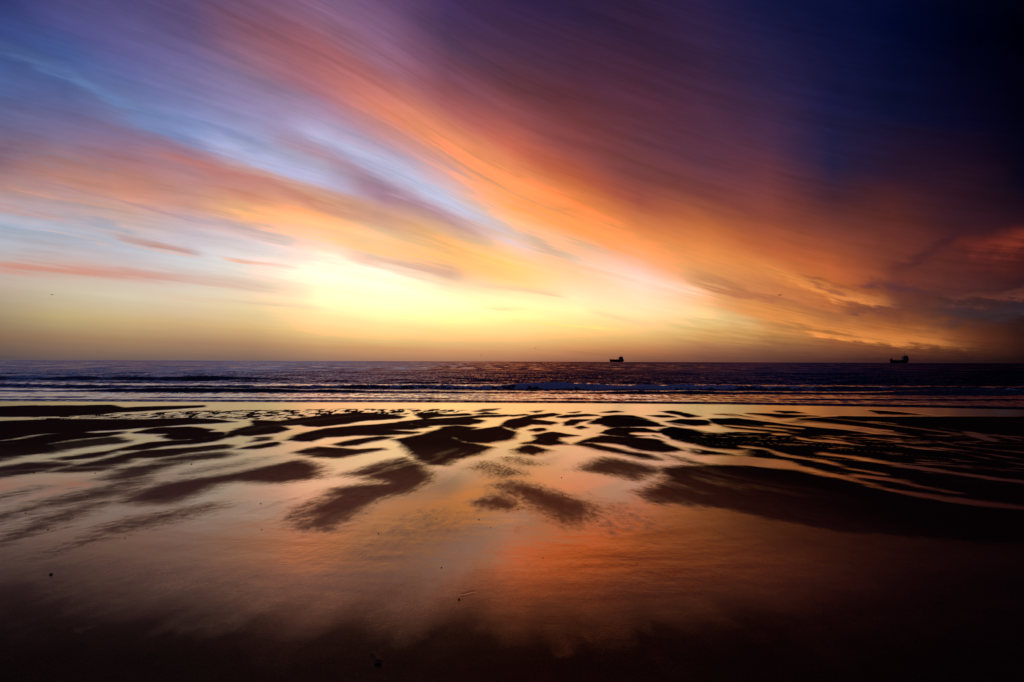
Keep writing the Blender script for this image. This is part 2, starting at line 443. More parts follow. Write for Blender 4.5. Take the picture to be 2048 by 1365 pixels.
# ------------------------------------------------------------------ wet sand
# Raised banks of damp sand standing out of the thin sheet of water, in metres on the beach:
# (edge softness, how far it stands out, outline)
SAND_BANKS = [
 (0.1, 1, [(-17.83,15.63), (-16.33,16.41), (-15.82,16.71), (-14.25,16.78), (-13.49,17.10), (-12.21,16.02), (-11.93,16.40), (-10.33,17.03), (-9.91,16.48), (-10.57,15.57), (-10.84,14.90), (-11.30,14.57), (-11.35,13.97), (-11.61,13.68), (-12.33,13.38), (-13.27,13.34), (-14.85,13.03)]),
 (0.1, 1, [(-13.05,11.46), (-12.07,12.15), (-11.34,12.64), (-10.44,12.67), (-9.45,12.59), (-8.19,13.00), (-7.43,12.78), (-6.62,12.21), (-6.90,11.87), (-7.39,11.75), (-7.94,10.93), (-8.18,10.55), (-8.41,10.46), (-8.57,10.11), (-9.02,10.02), (-9.09,9.62), (-8.99,9.05), (-8.94,7.87)]),
 (0.12, 1, [(-8.50,7.48), (-8.67,8.74), (-8.56,9.13), (-8.70,9.71), (-8.50,10.03), (-8.09,9.88), (-7.80,10.13), (-7.62,9.90), (-7.60,9.52), (-7.91,9.08), (-7.71,8.45), (-7.09,8.02), (-6.87,7.51), (-6.98,7.33), (-6.84,6.90), (-6.89,6.07)]),
 (0.16, 0.85, [(-7.62,8.34), (-7.48,8.83), (-7.26,9.38), (-6.88,9.11), (-6.54,8.73), (-6.72,8.42), (-6.89,7.91), (-6.73,7.57), (-6.99,7.42), (-7.40,7.65)]),
 (0.09, 1, [(-7.32,10.15), (-7.42,10.94), (-7.01,11.15), (-6.16,10.52), (-6.11,10.10), (-6.49,9.93)]),
 (0.09, 1, [(-6.50,9.70), (-6.45,10.26), (-5.80,10.19), (-5.45,9.80), (-5.57,9.21), (-5.92,9.07)]),
 (0.12, 1, [(-6.23,7.16), (-6.06,7.83), (-6.08,8.68), (-5.62,9.14), (-5.41,9.73), (-5.72,10.99), (-5.70,11.49), (-5.03,10.30), (-5.18,9.73), (-5.12,8.83), (-5.35,8.51), (-5.64,8.33), (-5.67,7.94), (-5.97,7.83), (-5.84,7.22), (-6.01,7.00)]),
 (0.12, 1, [(-5.43,6.13), (-5.53,6.54), (-5.52,6.93), (-5.58,7.45), (-5.50,7.84), (-5.10,8.12), (-4.74,8.53), (-4.51,8.41), (-4.42,8.13), (-4.56,7.86), (-4.78,7.61), (-4.95,7.19), (-5.21,7.14), (-5.04,6.74), (-4.99,6.27), (-5.18,6.14)]),
 (0.15, 0.85, [(-4.54,5.67), (-4.70,6.28), (-4.83,7.15), (-4.60,7.61), (-4.31,7.77), (-4.07,7.53), (-4.00,7.21), (-4.22,7.00), (-4.28,6.57), (-4.28,6.22), (-4.07,5.82), (-4.14,5.54)]),
 (0.13, 1, [(-6.60,6.08), (-6.35,6.42), (-6.32,6.71), (-5.83,6.80), (-5.67,6.61), (-5.59,6.26), (-5.68,5.88), (-5.73,5.79), (-5.71,5.27)]),
 (0.17, 1, [(-3.60,4.92), (-3.62,5.47), (-3.35,5.92), (-3.14,6.45), (-2.90,7.06), (-2.43,6.46), (-2.25,5.82), (-2.51,5.60), (-3.00,5.70), (-3.20,5.48), (-3.06,5.01), (-3.09,4.69), (-3.30,4.61), (-3.46,4.68)]),
 (0.17, 1, [(-1.70,4.17), (-1.73,4.49), (-1.69,4.86), (-1.73,5.21), (-1.52,5.41), (-1.29,5.51), (-1.61,5.95), (-1.85,6.07), (-1.72,6.77), (-1.52,7.27), (-1.18,6.63), (-0.97,5.96), (-0.94,5.52), (-1.07,5.13), (-1.24,4.87), (-1.33,4.56), (-1.33,4.17), (-1.39,3.89), (-1.52,3.89)]),
 (0.16, 0.8, [(-4.22,4.05), (-4.17,4.23), (-4.19,4.42), (-4.23,4.75), (-4.21,5.17), (-4.30,5.68), (-4.07,5.82), (-3.78,5.07), (-3.87,4.75), (-3.98,4.47), (-4.02,4.08), (-3.97,3.81)]),
 (0.16, 0.75, [(-3.47,3.37), (-3.52,3.58), (-3.68,3.97), (-3.77,4.33), (-3.74,4.60), (-3.66,4.68), (-3.58,4.46), (-3.48,4.09), (-3.42,3.77), (-3.41,3.53), (-3.38,3.27)]),
 (0.18, 0.7, [(-3.01,3.63), (-3.04,4.03), (-2.86,4.34), (-2.69,4.62), (-2.58,4.55), (-2.61,4.34), (-2.66,4.04), (-2.81,3.72), (-2.87,3.46), (-2.92,3.22)]),
 (0.16, 0.55, [(-3.72,5.69), (-3.58,6.13), (-3.37,6.66), (-3.32,7.41), (-3.54,7.27), (-3.82,6.65), (-3.93,6.13)]),
 (0.15, 0.6, [(-4.89,4.68), (-4.84,4.90), (-4.88,5.35), (-4.71,5.28), (-4.68,4.74), (-4.66,4.47)]),
 (0.1, 1, [(-6.25,12.57), (-5.54,12.36), (-5.34,13.36), (-4.99,14.20), (-4.49,14.82), (-3.88,14.69), (-3.28,14.26), (-2.82,13.71), (-2.83,13.06), (-3.52,12.66), (-3.87,11.86), (-4.21,11.23), (-4.43,11.32), (-4.74,11.72), (-5.01,11.51), (-5.56,11.19)]),
 (0.1, 1, [(-5.56,11.19), (-5.28,11.50), (-4.62,10.84), (-4.66,10.14), (-4.91,9.66), (-5.45,9.88)]),
 (0.11, 1, [(-4.05,9.05), (-4.09,10.24), (-4.00,11.04), (-3.35,11.56), (-2.65,12.23), (-1.77,11.31), (-2.08,10.82), (-2.53,10.72), (-1.89,10.30), (-1.94,10.06), (-2.49,9.81), (-2.98,9.87), (-3.19,9.64), (-3.43,9.48), (-3.43,8.87), (-3.78,8.92)]),
 (0.1, 0.9, [(-4.69,9.45), (-4.43,9.46), (-4.20,9.11), (-4.45,8.78)]),
 (0.1, 1, [(-4.26,8.25), (-4.02,8.85), (-3.85,8.67), (-3.87,8.26), (-4.01,8.09), (-4.27,8.03)]),
 (0.12, 0.95, [(-3.00,8.57), (-2.87,9.15), (-2.45,9.66), (-2.20,9.59), (-2.41,9.09), (-2.57,8.52), (-2.76,8.34)]),
 (0.12, 1, [(-3.23,7.74), (-3.10,8.28), (-2.88,8.22), (-2.42,8.02), (-2.07,8.19), (-1.97,8.03), (-2.22,7.67), (-2.44,7.25), (-2.81,7.28), (-3.03,7.51)]),
 (0.12, 1, [(-2.07,9.24), (-1.69,9.98), (-1.55,10.66), (-1.50,11.31), (-1.26,11.62), (-0.72,11.24), (-0.90,10.68), (-1.12,9.54), (-0.76,8.81), (-0.33,8.34), (-0.54,7.56), (-0.85,7.15), (-0.88,6.71), (-1.05,6.70), (-1.28,7.10), (-1.65,8.04)]),
 (0.1, 1, [(-1.16,9.84), (-0.90,10.68), (-0.26,11.45), (0.01,10.70), (0.12,10.20), (0.01,9.43), (-0.41,8.82), (-0.74,8.87)]),
 (0.1, 1, [(-2.68,12.34), (-2.22,13.08), (-1.46,13.49), (-0.94,13.12), (-0.61,12.76), (-0.98,11.74), (-1.70,11.71), (-1.91,11.30), (-2.47,12.01)]),
 (0.1, 1, [(-2.77,14.28), (-2.36,15.05), (-1.90,14.31), (-1.24,14.78), (-1.11,14.05), (-1.82,13.75), (-2.22,13.08)]),
 (0.08, 1, [(-1.03,14.49), (-0.73,15.11), (-0.33,14.51), (-0.86,14.35)]),
 (0.09, 1, [(-1.75,13.22), (-0.85,14.20), (-0.16,14.37), (0.17,14.24), (-0.31,13.66), (-0.81,13.51), (-1.25,12.98)]),
 (0.09, 0.8, [(-1.16,15.26), (-0.84,16.11), (-0.44,16.30), (-0.51,15.78), (-0.93,15.11)]),
 (0.15, 0.75, [(-0.50,6.50), (-0.35,6.95), (0.05,6.37), (0.12,6.11), (-0.14,5.86), (-0.39,6.36)]),
 (0.14, 0.7, [(-0.06,7.30), (0.11,7.39), (0.34,6.81), (0.10,6.65), (-0.03,6.96)]),
 (0.17, 0.9, [(-0.13,5.43), (-0.00,5.64), (0.25,5.34), (0.46,4.98), (0.66,4.59), (0.62,4.20), (0.50,4.02), (0.36,4.19), (0.24,4.52), (0.13,4.97), (-0.06,5.06)]),
 (0.1, 0.85, [(-0.27,4.73), (-0.15,5.01), (0.00,4.73), (0.07,4.51), (-0.02,4.44), (-0.17,4.51)]),
 (0.08, 1, [(-0.13,14.09), (0.36,14.54), (0.45,14.25), (0.01,13.81)]),
 (0.09, 1, [(-0.10,12.78), (0.51,14.11), (1.19,14.87), (1.37,14.43), (0.94,13.71), (0.52,13.17), (1.00,12.46), (1.08,12.24), (0.87,11.79), (0.44,11.99), (0.13,10.89), (0.01,10.79), (-0.20,11.66)]),
 (0.08, 1, [(1.13,13.58), (1.49,14.29), (2.14,14.60), (2.38,14.17), (1.89,13.88), (1.41,13.46)]),
 (0.08, 1, [(1.27,12.35), (1.53,13.08), (2.07,13.10), (1.61,12.48), (1.43,11.71), (1.22,11.70)]),
 (0.08, 0.95, [(1.36,11.40), (1.58,11.61), (1.65,11.31), (1.45,11.02)]),
 (0.09, 1, [(1.78,12.04), (2.44,13.90), (2.96,14.34), (3.28,14.21), (3.49,13.27), (3.43,11.57), (2.81,11.55), (2.21,11.33), (2.04,11.94)]),
 (0.08, 1, [(1.73,10.32), (2.34,11.33), (2.87,11.25), (3.12,10.45), (2.61,9.95), (2.22,9.63), (1.93,9.93)]),
 (0.11, 1, [(1.03,8.67), (1.36,9.33), (1.74,9.92), (2.12,9.71), (2.34,9.64), (2.61,9.36), (2.67,8.03), (2.29,7.87), (2.04,8.02), (1.88,8.57), (1.61,8.87), (1.32,8.93)]),
 (0.11, 0.95, [(1.03,8.67), (1.38,8.86), (1.62,8.33), (1.82,7.91), (2.01,7.66), (2.07,7.17), (1.83,7.21), (1.66,7.61), (1.38,8.11)]),
 (0.15, 0.85, [(0.88,6.38), (1.03,6.82), (1.34,7.37), (1.55,7.07), (1.80,6.58), (1.81,6.23), (1.40,5.77), (1.18,6.06)]),
 (0.08, 1, [(0.26,8.77), (0.46,9.30), (0.44,9.96), (0.84,10.47), (1.26,9.91), (0.89,9.60), (0.83,9.24), (0.96,8.67), (0.63,8.54)]),
 (0.11, 1, [(0.04,8.08), (0.31,8.59), (0.57,8.03), (0.31,7.58), (0.10,7.72)]),
 (0.08, 1, [(0.34,10.80), (0.68,11.19), (0.74,10.82), (0.51,10.46)]),
 (0.08, 1, [(2.53,15.08), (3.18,15.75), (3.38,15.27), (2.84,14.93)]),
 (0.09, 0.9, [(0.48,15.32), (1.01,15.84), (0.73,14.86)]),
 (0.09, 0.9, [(1.62,15.04), (2.15,15.54), (1.83,14.90)]),
 (0.09, 1, [(4.44,15.47), (4.96,15.82), (5.20,13.99), (4.67,13.70), (4.68,14.26)]),
 (0.09, 1, [(3.74,14.22), (4.37,14.39), (4.42,13.69), (3.99,13.68)]),
 (0.09, 1, [(3.72,12.55), (4.36,13.30), (4.92,13.07), (4.81,12.36), (4.56,11.81), (3.83,11.68)]),
 (0.1, 1, [(3.17,10.98), (3.59,11.47), (3.90,11.09), (4.04,10.39), (4.62,10.58), (5.39,10.34), (4.34,8.34), (3.56,8.16), (3.23,8.31), (3.07,8.72), (2.92,9.23), (2.73,9.95)]),
 (0.09, 1, [(4.81,12.36), (5.17,13.46), (5.96,13.61), (6.29,12.63), (6.70,11.56), (6.00,10.36), (5.31,10.68), (4.76,11.21)]),
 (0.09, 1, [(5.73,14.73), (6.34,14.90), (6.60,13.25), (6.31,14.03)]),
 (0.09, 1, [(6.85,15.08), (7.50,14.95), (8.54,14.25), (7.05,13.52)]),
 (0.13, 1, [(2.90,8.31), (3.21,7.79), (3.32,7.41), (2.79,7.18), (2.77,7.88)]),
 (0.13, 0.75, [(2.29,7.62), (2.52,7.18), (2.63,6.78), (2.34,6.77)]),
 (0.09, 1, [(11.23,16.22), (11.66,16.06), (11.91,14.65), (10.67,14.91)]),
 (0.09, 1, [(8.00,15.93), (8.69,15.79), (8.63,15.14), (7.95,14.96)]),
 (0.16, 1, [(5.18,10.34), (6.29,12.07), (7.58,13.54), (9.10,14.27), (10.70,14.18), (14.24,14.31), (19.37,14.48), (3.87,2.93), (3.48,3.52), (3.06,3.63), (2.48,3.81), (2.15,4.16), (1.86,4.50), (1.59,4.60), (1.37,4.77), (1.36,5.14), (1.70,5.72), (1.96,6.58), (2.35,6.70), (2.80,6.78), (3.42,7.42), (3.90,8.44)]),
 (0.2, 0.4, [(0.68,4.82), (0.98,4.67), (1.15,4.06), (1.12,3.87), (0.98,3.82), (0.78,4.08)]),
 (0.25, 0.35, [(-0.93,3.66), (-0.87,4.05), (-0.69,4.40), (-0.50,4.24), (-0.42,3.85), (-0.61,3.67), (-0.74,3.30), (-0.82,3.04), (-0.92,2.96)]),
]
CHANNELS = [
 (0.08, [(6.16,15.21,0.04), (6.41,12.87,0.07), (6.77,12.09,0.27), (7.41,11.10,0.33), (7.58,10.41,0.20), (7.79,9.71,0.04), (7.49,8.71,0.04), (7.89,7.94,0.13), (8.52,6.89,0.10)]),
 (0.08, [(7.23,12.32,0.20), (7.74,11.60,0.14), (7.97,10.94,0.09)]),
 (0.08, [(5.33,10.18,0.21), (5.46,10.02,0.04), (5.38,9.43,0.10), (5.67,9.17,0.24), (5.85,8.79,0.12), (5.90,8.61,0.04)]),
 (0.08, [(5.96,9.73,0.04), (6.11,9.18,0.05)]),
 (0.08, [(6.71,9.75,0.08), (6.89,9.26,0.05)]),
 (0.09, [(6.54,8.68,0.06), (6.65,8.40,0.13), (6.86,8.07,0.05), (6.79,7.49,0.04), (6.81,6.86,0.04), (6.91,5.60,0.04)]),
 (0.09, [(6.98,8.40,0.07), (7.16,7.98,0.06), (7.22,7.28,0.04)]),
 (0.08, [(9.50,11.45,0.04), (9.49,10.71,0.04), (9.53,10.06,0.08), (9.20,9.26,0.04), (9.33,7.54,0.04)]),
 (0.08, [(9.49,10.71,0.14), (8.70,9.38,0.15), (8.72,9.11,0.04)]),
 (0.08, [(9.66,10.30,0.04), (9.70,9.76,0.07), (10.15,8.89,0.09)]),
 (0.12, [(4.69,7.72,0.14), (4.91,7.49,0.12), (5.05,6.98,0.11), (5.20,6.61,0.13), (5.34,6.30,0.11), (5.66,5.71,0.09)]),
 (0.14, [(2.97,7.19,0.44), (3.43,6.91,0.38), (3.65,6.54,0.18), (3.76,6.11,0.10), (3.83,5.76,0.06), (3.88,5.35,0.06), (3.99,5.07,0.09), (4.12,4.87,0.12), (4.54,4.59,0.11)]),
 (0.12, [(3.90,8.44,0.14), (4.06,8.17,0.05), (4.01,7.57,0.08), (4.26,7.13,0.08), (4.27,6.52,0.04), (4.41,6.19,0.08)]),
 (0.12, [(4.08,6.05,0.09), (4.28,5.77,0.08), (4.32,5.50,0.04), (4.40,5.19,0.04)]),
 (0.08, [(8.98,12.72,0.15), (9.16,12.49,0.08), (9.13,12.27,0.04)]),
 (0.07, [(2.59,10.18,0.23), (2.86,10.27,0.11), (2.88,9.37,0.04), (2.95,8.54,0.04), (2.88,7.88,0.04)]),
 (0.07, [(4.95,11.82,0.14), (5.29,11.42,0.17), (5.71,10.96,0.13)]),
 (0.07, [(5.95,11.74,0.19), (6.30,11.26,0.11)]),
]
RIPPLE_ZONE = [(-12.52,13.37), (-11.30,14.12), (-9.26,15.28), (-5.07,16.12), (-1.93,16.07), (-0.94,15.27), (-2.43,14.44), (-4.25,13.53), (-5.67,12.59), (-7.88,13.01), (-10.14,12.68), (-11.71,12.51)]

FAN = (0.0, 10.4)                           # the backwash spreads down the beach from about here


def flow(X, Y):
    th = np.arctan2(X - FAN[0], np.maximum(FAN[1] - Y, 0.05))
    r = np.hypot(X - FAN[0], FAN[1] - Y)
    return th, r


def poly_dist(px, py, poly):
    d = np.full(px.shape, 1e9)
    ins = np.zeros(px.shape, bool)
    n = len(poly)
    for i in range(n):
        (ax, ay), (bx, by) = poly[i], poly[(i + 1) % n]
        ex, ey = bx - ax, by - ay
        t = np.clip(((px - ax) * ex + (py - ay) * ey) / (ex * ex + ey * ey + 1e-12), 0, 1)
        d = np.minimum(d, np.hypot(px - ax - t * ex, py - ay - t * ey))
        if ay != by:
            c = (ay > py) != (by > py)
            ins ^= c & (px < (bx - ax) * (py - ay) / (by - ay) + ax)
    return np.where(ins, d, -d)


def line_dist(px, py, line):
    best = np.full(px.shape, -1e9)
    for (ax, ay, aw), (bx, by, bw) in zip(line[:-1], line[1:]):
        ex, ey = bx - ax, by - ay
        t = np.clip(((px - ax) * ex + (py - ay) * ey) / (ex * ex + ey * ey + 1e-12), 0, 1)
        best = np.maximum(best, aw + (bw - aw) * t - np.hypot(px - ax - t * ex, py - ay - t * ey))
    return best


def beach_z(Y):
    # the beach falls towards the sea and flattens out at the water's edge
    return 0.00135 * np.clip(17.5 - Y, 0, 20) ** 2


def build_beach():
    ys = [-90, -30, -10, -4, -1, 0.3, 0.9] + rows(1.6, 21.5, 0.42 / 768) + [22.5, 25]
    us = [-60, -12, -4, -2.4] + list(np.linspace(-1.75, 1.75, 1100)) + [2.4, 4, 12, 60]
    Yg, Ug = np.meshgrid(np.array(ys, float), np.array(us, float), indexing='ij')
    Xg = Ug * np.maximum(Yg, 1.6)
    th, r = flow(Xg, Yg)
    far = sstep(Yg, 6.7, 8.8)
    nz_near = 0.5 * fbm(th * 14, r * 1.3, 1) + 0.5 * fbm(th * 50, r * 3.0, 2, 3)
    nz_far = fbm(Xg * 1.3, Yg * 1.6, 3) * 0.6 + 0.4 * fbm(Xg * 5.0, Yg * 2.5, 4)
    nz = (nz_near * (1 - far) + nz_far * far) - 0.5
    streak = 0.5 * fbm(th * 9, r * 0.8, 14) + 0.5 * fbm(th * 30, r * 1.6, 15, 3)
    sand = np.zeros_like(Xg)
    for soft, amt, poly in SAND_BANKS:
        p = np.array(poly)
        # the outlines were measured at eye height: keep them where they lie on the flat
        m = ((Xg > p[:, 0].min() - 0.8) & (Xg < p[:, 0].max() + 0.8)
             & (Yg > p[:, 1].min() - 0.8) & (Yg < p[:, 1].max() + 0.8))
        if not m.any():
            continue
        px, py = Xg[m], Yg[m]
        d = poly_dist(px, py, poly)
        k = 1.95 * soft * (1 - far[m]) + 1.3 * soft * far[m]
        v = amt * sstep(d + 0.06 - 0.03 * far[m] + 0.13 * far[m] * sstep(px, -4, -8) + nz[m] * (0.26 * (1 - far[m]) + 0.34 * far[m]), -k, k * 0.8)
        v = v * (1 - (0.12 + 0.14 * (1 - far[m])) * (1 - 0.7 * sstep(px, 1.8, 3.6)) * sstep(streak[m], 0.48, 0.72))
        sand[m] = np.maximum(sand[m], v)
    for soft, line in CHANNELS:
        p = np.array(line)
        m = ((Xg > p[:, 0].min() - 0.8) & (Xg < p[:, 0].max() + 0.8)
             & (Yg > p[:, 1].min() - 0.8) & (Yg < p[:, 1].max() + 0.8))
        if not m.any():
            continue
        d = line_dist(Xg[m], Yg[m], line)
        sand[m] *= 1 - (0.95 - 0.35 * sstep(Xg[m], 4.8, 10.5)) * sstep(d - 0.02 + nz[m] * 0.34, -soft, soft * 0.8)  # channels weakened to the right, which puts in dimmer reflections there
    # thin trickles left between the banks
    tr = 0.6 * fbm(th * 7, r * 0.35, 12) + 0.4 * fbm(th * 22, r * 0.5, 13)
    sand *= 1 - 0.55 * sstep(np.abs(tr - 0.52), 0.022, 0.003) * sstep(Xg, 1.8, 4.8) * sstep(Yg, 5, 7.1) * sstep(Yg, 16, 12)
    # chattering shallow water: many small dark ripple crests in front of the left bank
    zone = sstep(poly_dist(Xg, Yg, RIPPLE_ZONE) + 0.25 * nz, -0.25, 0.35)
    chat = sstep(vnoise(Xg * 6.0, Yg * 3.6, 9) * 0.55 + vnoise(Xg * 15, Yg * 5.2, 10) * 0.45, 0.45, 0.52)
    sand = np.maximum(sand, zone * chat)
    # faint brushed streaks of slightly higher sand through the sheet of water near the camera
    br = fbm(th * 9, r * 0.55, 5) * 0.6 + fbm(th * 34, r * 0.8, 6, 3) * 0.4
    near = sstep(Yg, 7.1, 4.6)
    sand = np.maximum(sand, near * sstep(br * 0.6 + streak * 0.4, 0.46, 0.72) * 0.50)
    film = 1 - sstep(Yg + 0.8 * (br - 0.5) + 0.9 * (streak - 0.5), 3.15, 1.6)
    z = 0.010 * sand * sstep(Yg, 6.5, 9.5) + 0.003 * sand * near * br
    z -= 0.12 * sstep(Yg, 20.5, 23)
    z = np.where(Yg < 1.0, 0.0, z) + beach_z(Yg)
    # darkness of the right side and near corners, put in by cutting sheen and film
    right_shade = sstep(Xg + 0.9 * (br - 0.5), 1.1, 3.6)
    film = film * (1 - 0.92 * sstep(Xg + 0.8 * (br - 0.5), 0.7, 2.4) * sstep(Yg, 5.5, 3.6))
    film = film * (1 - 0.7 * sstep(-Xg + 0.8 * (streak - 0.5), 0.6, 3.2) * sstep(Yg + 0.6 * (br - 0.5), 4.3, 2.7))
    # scour marks beside the two largest stones: (from, to, half-width, height)
    for ax, ay, bx, by, wd, ht in [(-.247, 2.700, -.200, 2.736, .011, -.0013), (-.252, 2.683, -.198, 2.716, .008, .0012),
                                   (-.521, 2.062, -.556, 2.120, .007, .0035), (-.516, 2.062, -.526, 2.135, .007, .003)]:
        m = (np.abs(Xg - ax) < 0.3) & (np.abs(Yg - ay) < 0.3)
        d = -line_dist(Xg[m], Yg[m], [(ax, ay, 0.0), (bx, by, 0.0)])
        z[m] += ht * np.exp(-(d / wd) ** 2)
    fl = np.stack([th, r, np.zeros_like(r)], -1)
    m, n, b = new_mat('wet_sand')
    at = n.new('ShaderNodeAttribute', attribute_name='sand')
    af = n.new('ShaderNodeAttribute', attribute_name='flow')
    aw = n.new('ShaderNodeAttribute', attribute_name='film')
    ad = n.new('ShaderNodeAttribute', attribute_name='right_shade')
    sfl = n.new('ShaderNodeSeparateXYZ')
    n.put(sfl.inputs[0], af.outputs['Vector'])
    TH, R = V(n, sfl.outputs[0]), V(n, sfl.outputs[1])
    pos = n.new('ShaderNodeNewGeometry')
    P = pos.outputs['Position']
    sp = n.new('ShaderNodeSeparateXYZ')
    n.put(sp.inputs[0], P)
    PX, PY = V(n, sp.outputs[0]), V(n, sp.outputs[1])
    hair = n.noise(n.xyz(TH * 95.0, R * 8.0, 0.0), 1.0, 4.0, 0.65)
    brush = n.noise(n.xyz(TH * 22.0, R * 2.0, 4.0), 1.0, 4.0, 0.6)
    grain = n.noise(P, 160.0, 3.0, 0.6)
    S_ = V(n, at.outputs['Fac'])
    near_r = n.smooth(PY, 5.7, 2.85)
    feather = n.smooth(S_, 0.0, 0.25) * n.smooth(S_, 0.95, 0.6) + near_r * 0.25
    s = n.smooth(S_ + (hair - 0.5) * 1.05 * feather + (grain - 0.5) * 0.85 * feather, 0.06, 0.94)
    FILM = V(n, aw.outputs['Fac'])
    dryer = n.smooth(PY + (brush - 0.5) * 1.4, 3.7, 2.1)
    patchy = n.smooth(brush * 0.5 + grain * 0.25 + hair * 0.25 + (dryer - 0.5) * 0.30, 0.38, 0.66)
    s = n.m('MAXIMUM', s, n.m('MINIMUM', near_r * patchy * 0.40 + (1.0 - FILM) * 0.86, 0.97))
    n.put(b.inputs['Base Color'], (0.020, 0.0135, 0.010, 1))
    n.put(b.inputs['Roughness'], near_r * patchy * 0.05 + s * 0.06 + 0.02)
    b.inputs['IOR'].default_value = 3.3
    # redder sky reflection painted into the specular tint, stronger towards the camera
    n.put(b.inputs['Specular Tint'], n.mix(n.smooth(PY + (brush - 0.5) * 1.5, 8.0, 3.6), (1.0, 0.88, 0.68), (1.0, 0.66, 0.37)))
    damp = n.new('ShaderNodeBsdfDiffuse')
    n.put(damp.inputs['Color'], n.mix(n.smooth(grain, 0.35, 0.65), (0.032, 0.014, 0.010), (0.056, 0.026, 0.019)))
    damp.inputs['Roughness'].default_value = 0.6
    sheen = n.new('ShaderNodeBsdfAnisotropic')
    n.put(sheen.inputs['Color'], (1.0, 0.60, 0.48, 1))
    sheen.inputs['Roughness'].default_value = 0.42
    wet = n.new('ShaderNodeMixShader')
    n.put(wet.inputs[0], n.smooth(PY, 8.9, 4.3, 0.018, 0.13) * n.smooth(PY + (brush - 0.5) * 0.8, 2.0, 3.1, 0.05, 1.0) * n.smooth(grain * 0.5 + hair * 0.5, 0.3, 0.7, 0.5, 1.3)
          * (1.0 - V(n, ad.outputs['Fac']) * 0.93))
    n.put(wet.inputs[1], damp.outputs[0])
    n.put(wet.inputs[2], sheen.outputs[0])
    mx = n.new('ShaderNodeMixShader')
    n.put(mx.inputs[0], s)
    n.put(mx.inputs[1], b.outputs[0])
    n.put(mx.inputs[2], wet.outputs[0])
    n.put(m.node_tree.nodes['Material Output'].inputs['Surface'], mx.outputs[0])
    ripple = n.noise(n.xyz(PX * 5.0, PY * 42.0, 0.0), 1.0, 2.0, 0.5)
    swell = n.noise(n.xyz(TH * 9.0, R * 2.6, 9.0), 1.0, 2.0, 0.5)
    b0 = n.new('ShaderNodeBump')
    b0.inputs['Distance'].default_value = 0.012
    n.put(b0.inputs['Strength'], near_r * 0.45)
    n.put(b0.inputs['Height'], swell)
    b1 = n.new('ShaderNodeBump')
    n.put(b1.inputs['Normal'], b0.outputs[0])
    b1.inputs['Distance'].default_value = 0.004
    n.put(b1.inputs['Strength'], near_r * 0.26 + 0.03)
    n.put(b1.inputs['Height'], ripple * n.smooth(brush, 0.4, 0.7, 0.05, 0.55) + hair * 0.9 + brush * 0.8)
    b2 = n.new('ShaderNodeBump')
    b2.inputs['Distance'].default_value = 0.002
    n.put(b2.inputs['Strength'], s * 0.5 + near_r * 0.12)
    n.put(b2.inputs['Height'], grain)
    n.put(b2.inputs['Normal'], b1.outputs[0])
    n.put(b.inputs['Normal'], b2.outputs[0])
    n.put(damp.inputs['Normal'], b2.outputs[0])
    n.put(sheen.inputs['Normal'], b2.outputs[0])
    ob = grid_object('wet_sand', Xg, Yg, z, m, (('sand', sand), ('flow', fl), ('film', film), ('right_shade', right_shade)))
    ob['kind'] = 'structure'
    return ob


build_beach()

# ------------------------------------------------------------------ sea
BREAK_Y = 27.5


def crest_y(X):
    return BREAK_Y + 0.5 * (fbm(X * 0.12, X * 0 + 3.3, 21) - 0.5) + 0.25 * (fbm(X * 0.6, X * 0 + 1.3, 22) - 0.5)


def crest_h(X):
    h = 0.19 + 0.08 * np.exp(-((X - 2.2) / 2.0) ** 2) + 0.05 * sstep(X, -1.5, 1.5) * sstep(X, 16, 11)
    h = h + 0.03 * sstep(X, 10, 16) + 0.06 * (fbm(X * 0.5, X * 0, 23) - 0.5)
    return h + 0.05 * (fbm(X * 2.6, X * 0, 24, 3) - 0.5)


def wave(Y, Yc, face, back):
    d = Y - Yc
    return np.where(d < 0, sstep(d, -face, 0), np.exp(-(d / back) ** 2))


